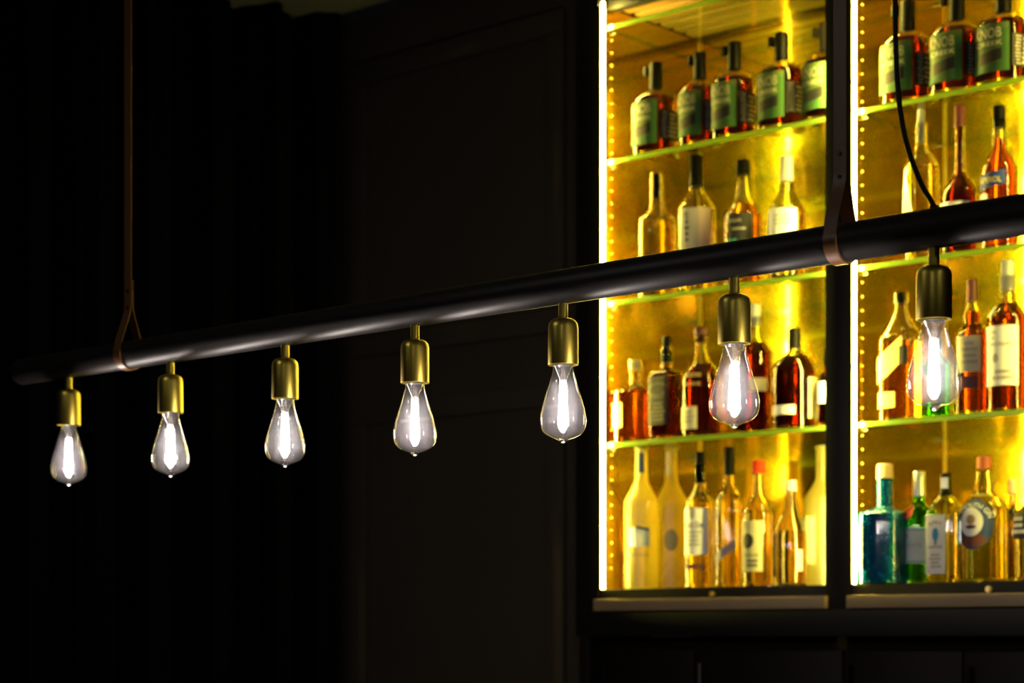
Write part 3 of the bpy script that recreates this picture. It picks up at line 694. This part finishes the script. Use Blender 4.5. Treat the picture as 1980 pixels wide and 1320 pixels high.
lettering(sf, r, 'PLYMOUTH', 10, H*.69, H*.022, GOLDL, width=sf.R*.9)
r, sf, H = bottle('liqueur_bottle', 'slim orange-yellow bottle behind the ship-label gin bottle', 1958, 926, 34, ZB, WINE, CLEAR, 'gold', .78, (CAPW, .86, 1.0, .5, 'cyl'), depth=.13)
r, sf, H = bottle('whiskey_bottle', 'clear bottle with black label cut by the right edge of the photo', 1992, 920, 62, ZB, WINE, CLEAR, 'straw', .70, (CAPK, .80, 1.0, .42, 'cyl'))
lb = patch(sf, 'label', BLACKL, r, -75, 20, .40, .66); lines(sf, lb, -60, 10, .44, .62, 3, WHITE, seed=5)

# ------------------------------------------------------------------ hanging tube lamp
KT, XV = 11667.0, -3213.0
def tube_xy(px):
    z = KT/(px - XV); return pr(px, z)
ZTUBE, RT = 1.976, 0.0235
bx = [133, 330, 553, 804, 1092, 1421, 1806]
p1 = Vector(tube_xy(bx[0])); p7 = Vector(tube_xy(bx[-1]))
ax = (p7 - p1).normalized(); step = (p7-p1).length/6
ang = math.atan2(ax.y, ax.x)
mid = (p1+p7)/2
HL = (p7-p1).length/2 + 0.150
lamp = thing('pendant_tube', 'long black tube lamp body hanging from two leather straps', 'lamp', (mid.x, mid.y, ZTUBE), ang)
prof = [(-HL, 0), (-HL, RT-0.006), (-HL+0.0015, RT-0.002), (-HL+0.006, RT), (HL-0.006, RT), (HL-0.0015, RT-0.002), (HL, RT-0.006), (HL, 0)]
m = MB(); m.lathe(prof, 64)
bmesh.ops.rotate(m.bm, verts=m.bm.verts, cent=(0,0,0), matrix=Matrix.Rotation(math.pi/2, 3, 'Y'))
m.build('tube', TUBE, lamp)
def loc(s, v, z): return (s, v, z)
# sockets belong to the tube; each bulb screws out and is a thing of its own
for i in range(7):
    s = (i-3)*step
    sk = MB().lathe([(-0.0435, 0.0064), (-0.0225, 0.0066)], 24, (s,0,0)).build('stem', BRASS, lamp)
    m = MB().lathe([(-0.1065, 0.0192), (-0.1065, 0.0207), (-0.1055, 0.0209), (-0.0555, 0.0207), (-0.0495, 0.0195), (-0.0460, 0.0165), (-0.0440, 0.0125), (-0.0435, 0.0085), (-0.0435, 0.006)], 40, (s,0,0))
    m.lathe([(-0.1065, 0.0192), (-0.0480, 0.0180), (-0.0470, 0)], 40, (s,0,0))
    m.build('socket', BRASS, lamp)
BP = [(0,.43),(.03,.44),(.10,.475),(.25,.61),(.42,.79),(.55,.915),(.65,.985),(.71,1.0),(.78,.975),(.84,.89),(.885,.745),(.915,.56),(.935,.38),(.950,.24),(.965,.175),(.985,.12),(1.0,0.0)]
def make_bulb():
    r = thing('light_bulb', '', 'light bulb', (0,0,0), 0, 'glowing bulbs under the tube')
    L, RB = 0.107, 0.0317
    pf = smooth_profile([(z, q) for z, q in BP], 4)
    pf = [(-z*L, q*RB) for z, q in pf]; pf[-1] = (-L, 0.0)
    MB().lathe(pf, 56).build('glass_envelope', BULB, r)
    # screw base hidden inside the socket
    MB().lathe([(0.030, 0), (0.030, 0.008), (0.024, 0.0132), (0.002, 0.0134), (-0.001, 0.0139)], 28).build('screw_base', STEEL, r)
    MB().lathe([(-0.002, 0.0125), (-0.010, 0.009), (-0.018, 0.0055), (-0.026, 0.0035), (-0.030, 0.0030), (-0.086, 0.0016), (-0.088, 0)], 20).build('glass_stem', STEMG, r)
    MB().lathe([(-L*0.945, 0), (-L*0.948, RB*0.17), (-L*0.965, RB*0.14), (-L*0.985, RB*0.09), (-L*0.998, 0)], 24).build('glass_tip', solid_glass('bulb_tip_glass', (1,1,1)), r)
    for k in range(4):
        a = math.pi/4 + k*math.pi/2
        f = MB().tube([(0.0038*math.cos(a), 0.0038*math.sin(a), -0.027), (0.0062*math.cos(a), 0.0062*math.sin(a), -0.083)], 0.0018, 10)
        f.build('filament', FIL, r)
        MB().tube([(0.0015*math.cos(a), 0.0015*math.sin(a), -0.022), (0.0038*math.cos(a), 0.0038*math.sin(a), -0.027)], 0.0004, 6).build('lead_wire', STEEL, r)
    return r
proto = make_bulb()
where = ['far left, nearest the closed end of the tube', 'second from the far left, right of a strap', 'third from the far left, in front of the curtain',
         'middle one of the seven, in front of the brown wall', 'third from the right, just left of the lit cabinet', 'second from the right, before the left bay', 'rightmost and largest, in front of the right bay of bottles']
for i in range(7):
    if i == 0: b = proto
    else:
        b = proto.copy(); COL.objects.link(b)
        for ch in list(proto.children):
            c = ch.copy(); COL.objects.link(c); c.parent = b
    s = (i-3)*step
    b.location = (mid.x + ax.x*s, mid.y + ax.y*s, ZTUBE-0.1065)
    b.rotation_euler = (0, 0, [0.75, 0.2, 0.6, 0.9, 0.4, 1.1, 0.5][i])
    b['label'] = 'glowing pear-shaped filament bulb, ' + where[i]

# leather straps
def strap(px, label):
    q = Vector(tube_xy(px)); sp = (q-mid).dot(ax)
    r = thing('leather_strap', label, 'strap', (mid.x+ax.x*sp, mid.y+ax.y*sp, ZTUBE), ang, 'leather straps holding the tube')
    W, T = 0.0185, 0.0024
    # centre line in (v, z), v = across the tube; -v faces the room
    R = RT + T/2 + 0.0002
    a0 = math.radians(28)
    path = [(-0.0014, 1.118), (-0.0014, 0.085), (-0.0020, 0.075)]
    path += [(-0.0060, 0.062), (-0.0135, 0.042), (-0.0195, 0.026)]
    n = 30
    start, end = math.radians(180-24), math.radians(360+24)
    for i in range(n+1):
        t = start + (end-start)*i/n
        path.append((R*math.cos(t), R*math.sin(t)))
    path += [(0.0195, 0.026), (0.0135, 0.042), (0.0065, 0.062), (0.0030, 0.075), (0.0022, 0.085), (0.0020, 0.126)]
    P2 = [Vector(p) for p in path]
    def ribbon(P2, W, T, name, mat, inset=0.0, parent=r):
        bm = bmesh.new(); rings = []
        for i, p in enumerate(P2):
            d = (P2[min(i+1,len(P2)-1)] - P2[max(i-1,0)]).normalized(); nn = Vector((-d.y, d.x))
            a, b = p + nn*T/2, p - nn*T/2
            rings.append([bm.verts.new((-W/2, a.x, a.y)), bm.verts.new((W/2, a.x, a.y)), bm.verts.new((W/2, b.x, b.y)), bm.verts.new((-W/2, b.x, b.y))])
        bridge(bm, rings, 4); bm.faces.new(rings[0]); bm.faces.new(rings[-1])
        bmesh.ops.recalc_face_normals(bm, faces=bm.faces)
        me = bpy.data.meshes.new(name); bm.to_mesh(me); bm.free()
        for p in me.polygons: p.use_smooth = True
        me.set_sharp_from_angle(angle=math.radians(40))
        return link(name, me, mat, parent)
    ribbon(P2, W, T, 'strap_body', LEATHER)
    for z in (0.080, 0.108):
        MB().tube([(0, -0.0040, z), (0, 0.0042, z)], 0.0028, 16).build('rivet', P('dark_rivet', (0.05,0.035,0.02), .35, .8), r)
    MB().box(-0.03, 0.03, -0.018, 0.018, 1.119, CEILZ-ZTUBE-0.0005, 0.001).build('ceiling_bracket', BLACK, r)
strap(249, 'thin-looking brown leather strap hanging at the far left end of the tube')
strap(1626, 'wide brown leather strap looped round the tube in front of the black divider')

# supply cord dropping to the top of the tube
def cord():
    pts = [(1803,404,2.326),(1797,388,2.326),(1786,365,2.327),(1768,322,2.328),(1752,272,2.329),(1741,215,2.33),(1735,150,2.33),(1732,80,2.33),(1731,0,2.33),(1731,-80,2.33)]
    W = []
    for px, py, z in pts:
        x, y = pr(px, z); W.append(Vector((x, y, hz(py, z))))
    s7 = 3*step
    W[0] = Vector((mid.x+ax.x*s7, mid.y+ax.y*s7, ZTUBE+RT+0.0008))
    W[1] = W[0].lerp(W[2], 0.4) + Vector((0,0,0.002))
    top = W[-1].copy(); top.z = CEILZ-0.012; W.append(top)
    # smooth
    out = []
    for i in range(len(W)-1):
        p0, p1_, p2, p3 = W[max(i-1,0)], W[i], W[i+1], W[min(i+2,len(W)-1)]
        for k in range(6):
            t = k/6; out.append(0.5*((2*p1_)+(-p0+p2)*t+(2*p0-5*p1_+4*p2-p3)*t*t+(-p0+3*p1_-3*p2+p3)*t**3))
    out.append(W[-1])
    base = W[0]
    r = thing('power_cord', 'black round power cord curving down into the top of the tube', 'cord', tuple(base))
    MB().tube([p-base for p in out], 0.0031, 14).build('cable', CORD, r)
    MB().lathe([(-0.0004, 0), (-0.0004, 0.0058), (0.002, 0.0058), (0.0026, 0.004), (0.0026, 0)], 20).build('grommet', CORD, r)
    c = top - base
    MB().lathe([(0.0, 0), (0.0, 0.045), (0.0115, 0.05), (0.0115, 0)], 32, (c.x, c.y, c.z)).build('ceiling_rose', BLACK, r)
cord()

# ------------------------------------------------------------------ recessed spots of the room, behind the camera
SPOT = emit('spot_lens_light', (1.0,0.94,0.86), 420.0)
for i, (x, y, lab) in enumerate(((-0.3, -0.6, 'round ceiling spot just behind the camera'), (-2.6, 0.4, 'round ceiling spot in the middle of the room, nearest the curtain'), (1.0, 1.2, 'round ceiling spot at the right-hand side of the room'))):
    r = thing('ceiling_spot', lab, 'ceiling light', (x, y, CEILZ), 0, 'recessed ceiling spots')
    MB().lathe([(-0.0005, 0.05), (-0.006, 0.05), (-0.006, 0.036), (-0.002, 0.034), (-0.0005, 0.034)], 32).build('trim_ring', BLACK, r)
    MB().lathe([(-0.0008, 0.0), (-0.0008, 0.033), (-0.003, 0.033), (-0.003, 0.0)], 32).build('lens', SPOT, r)
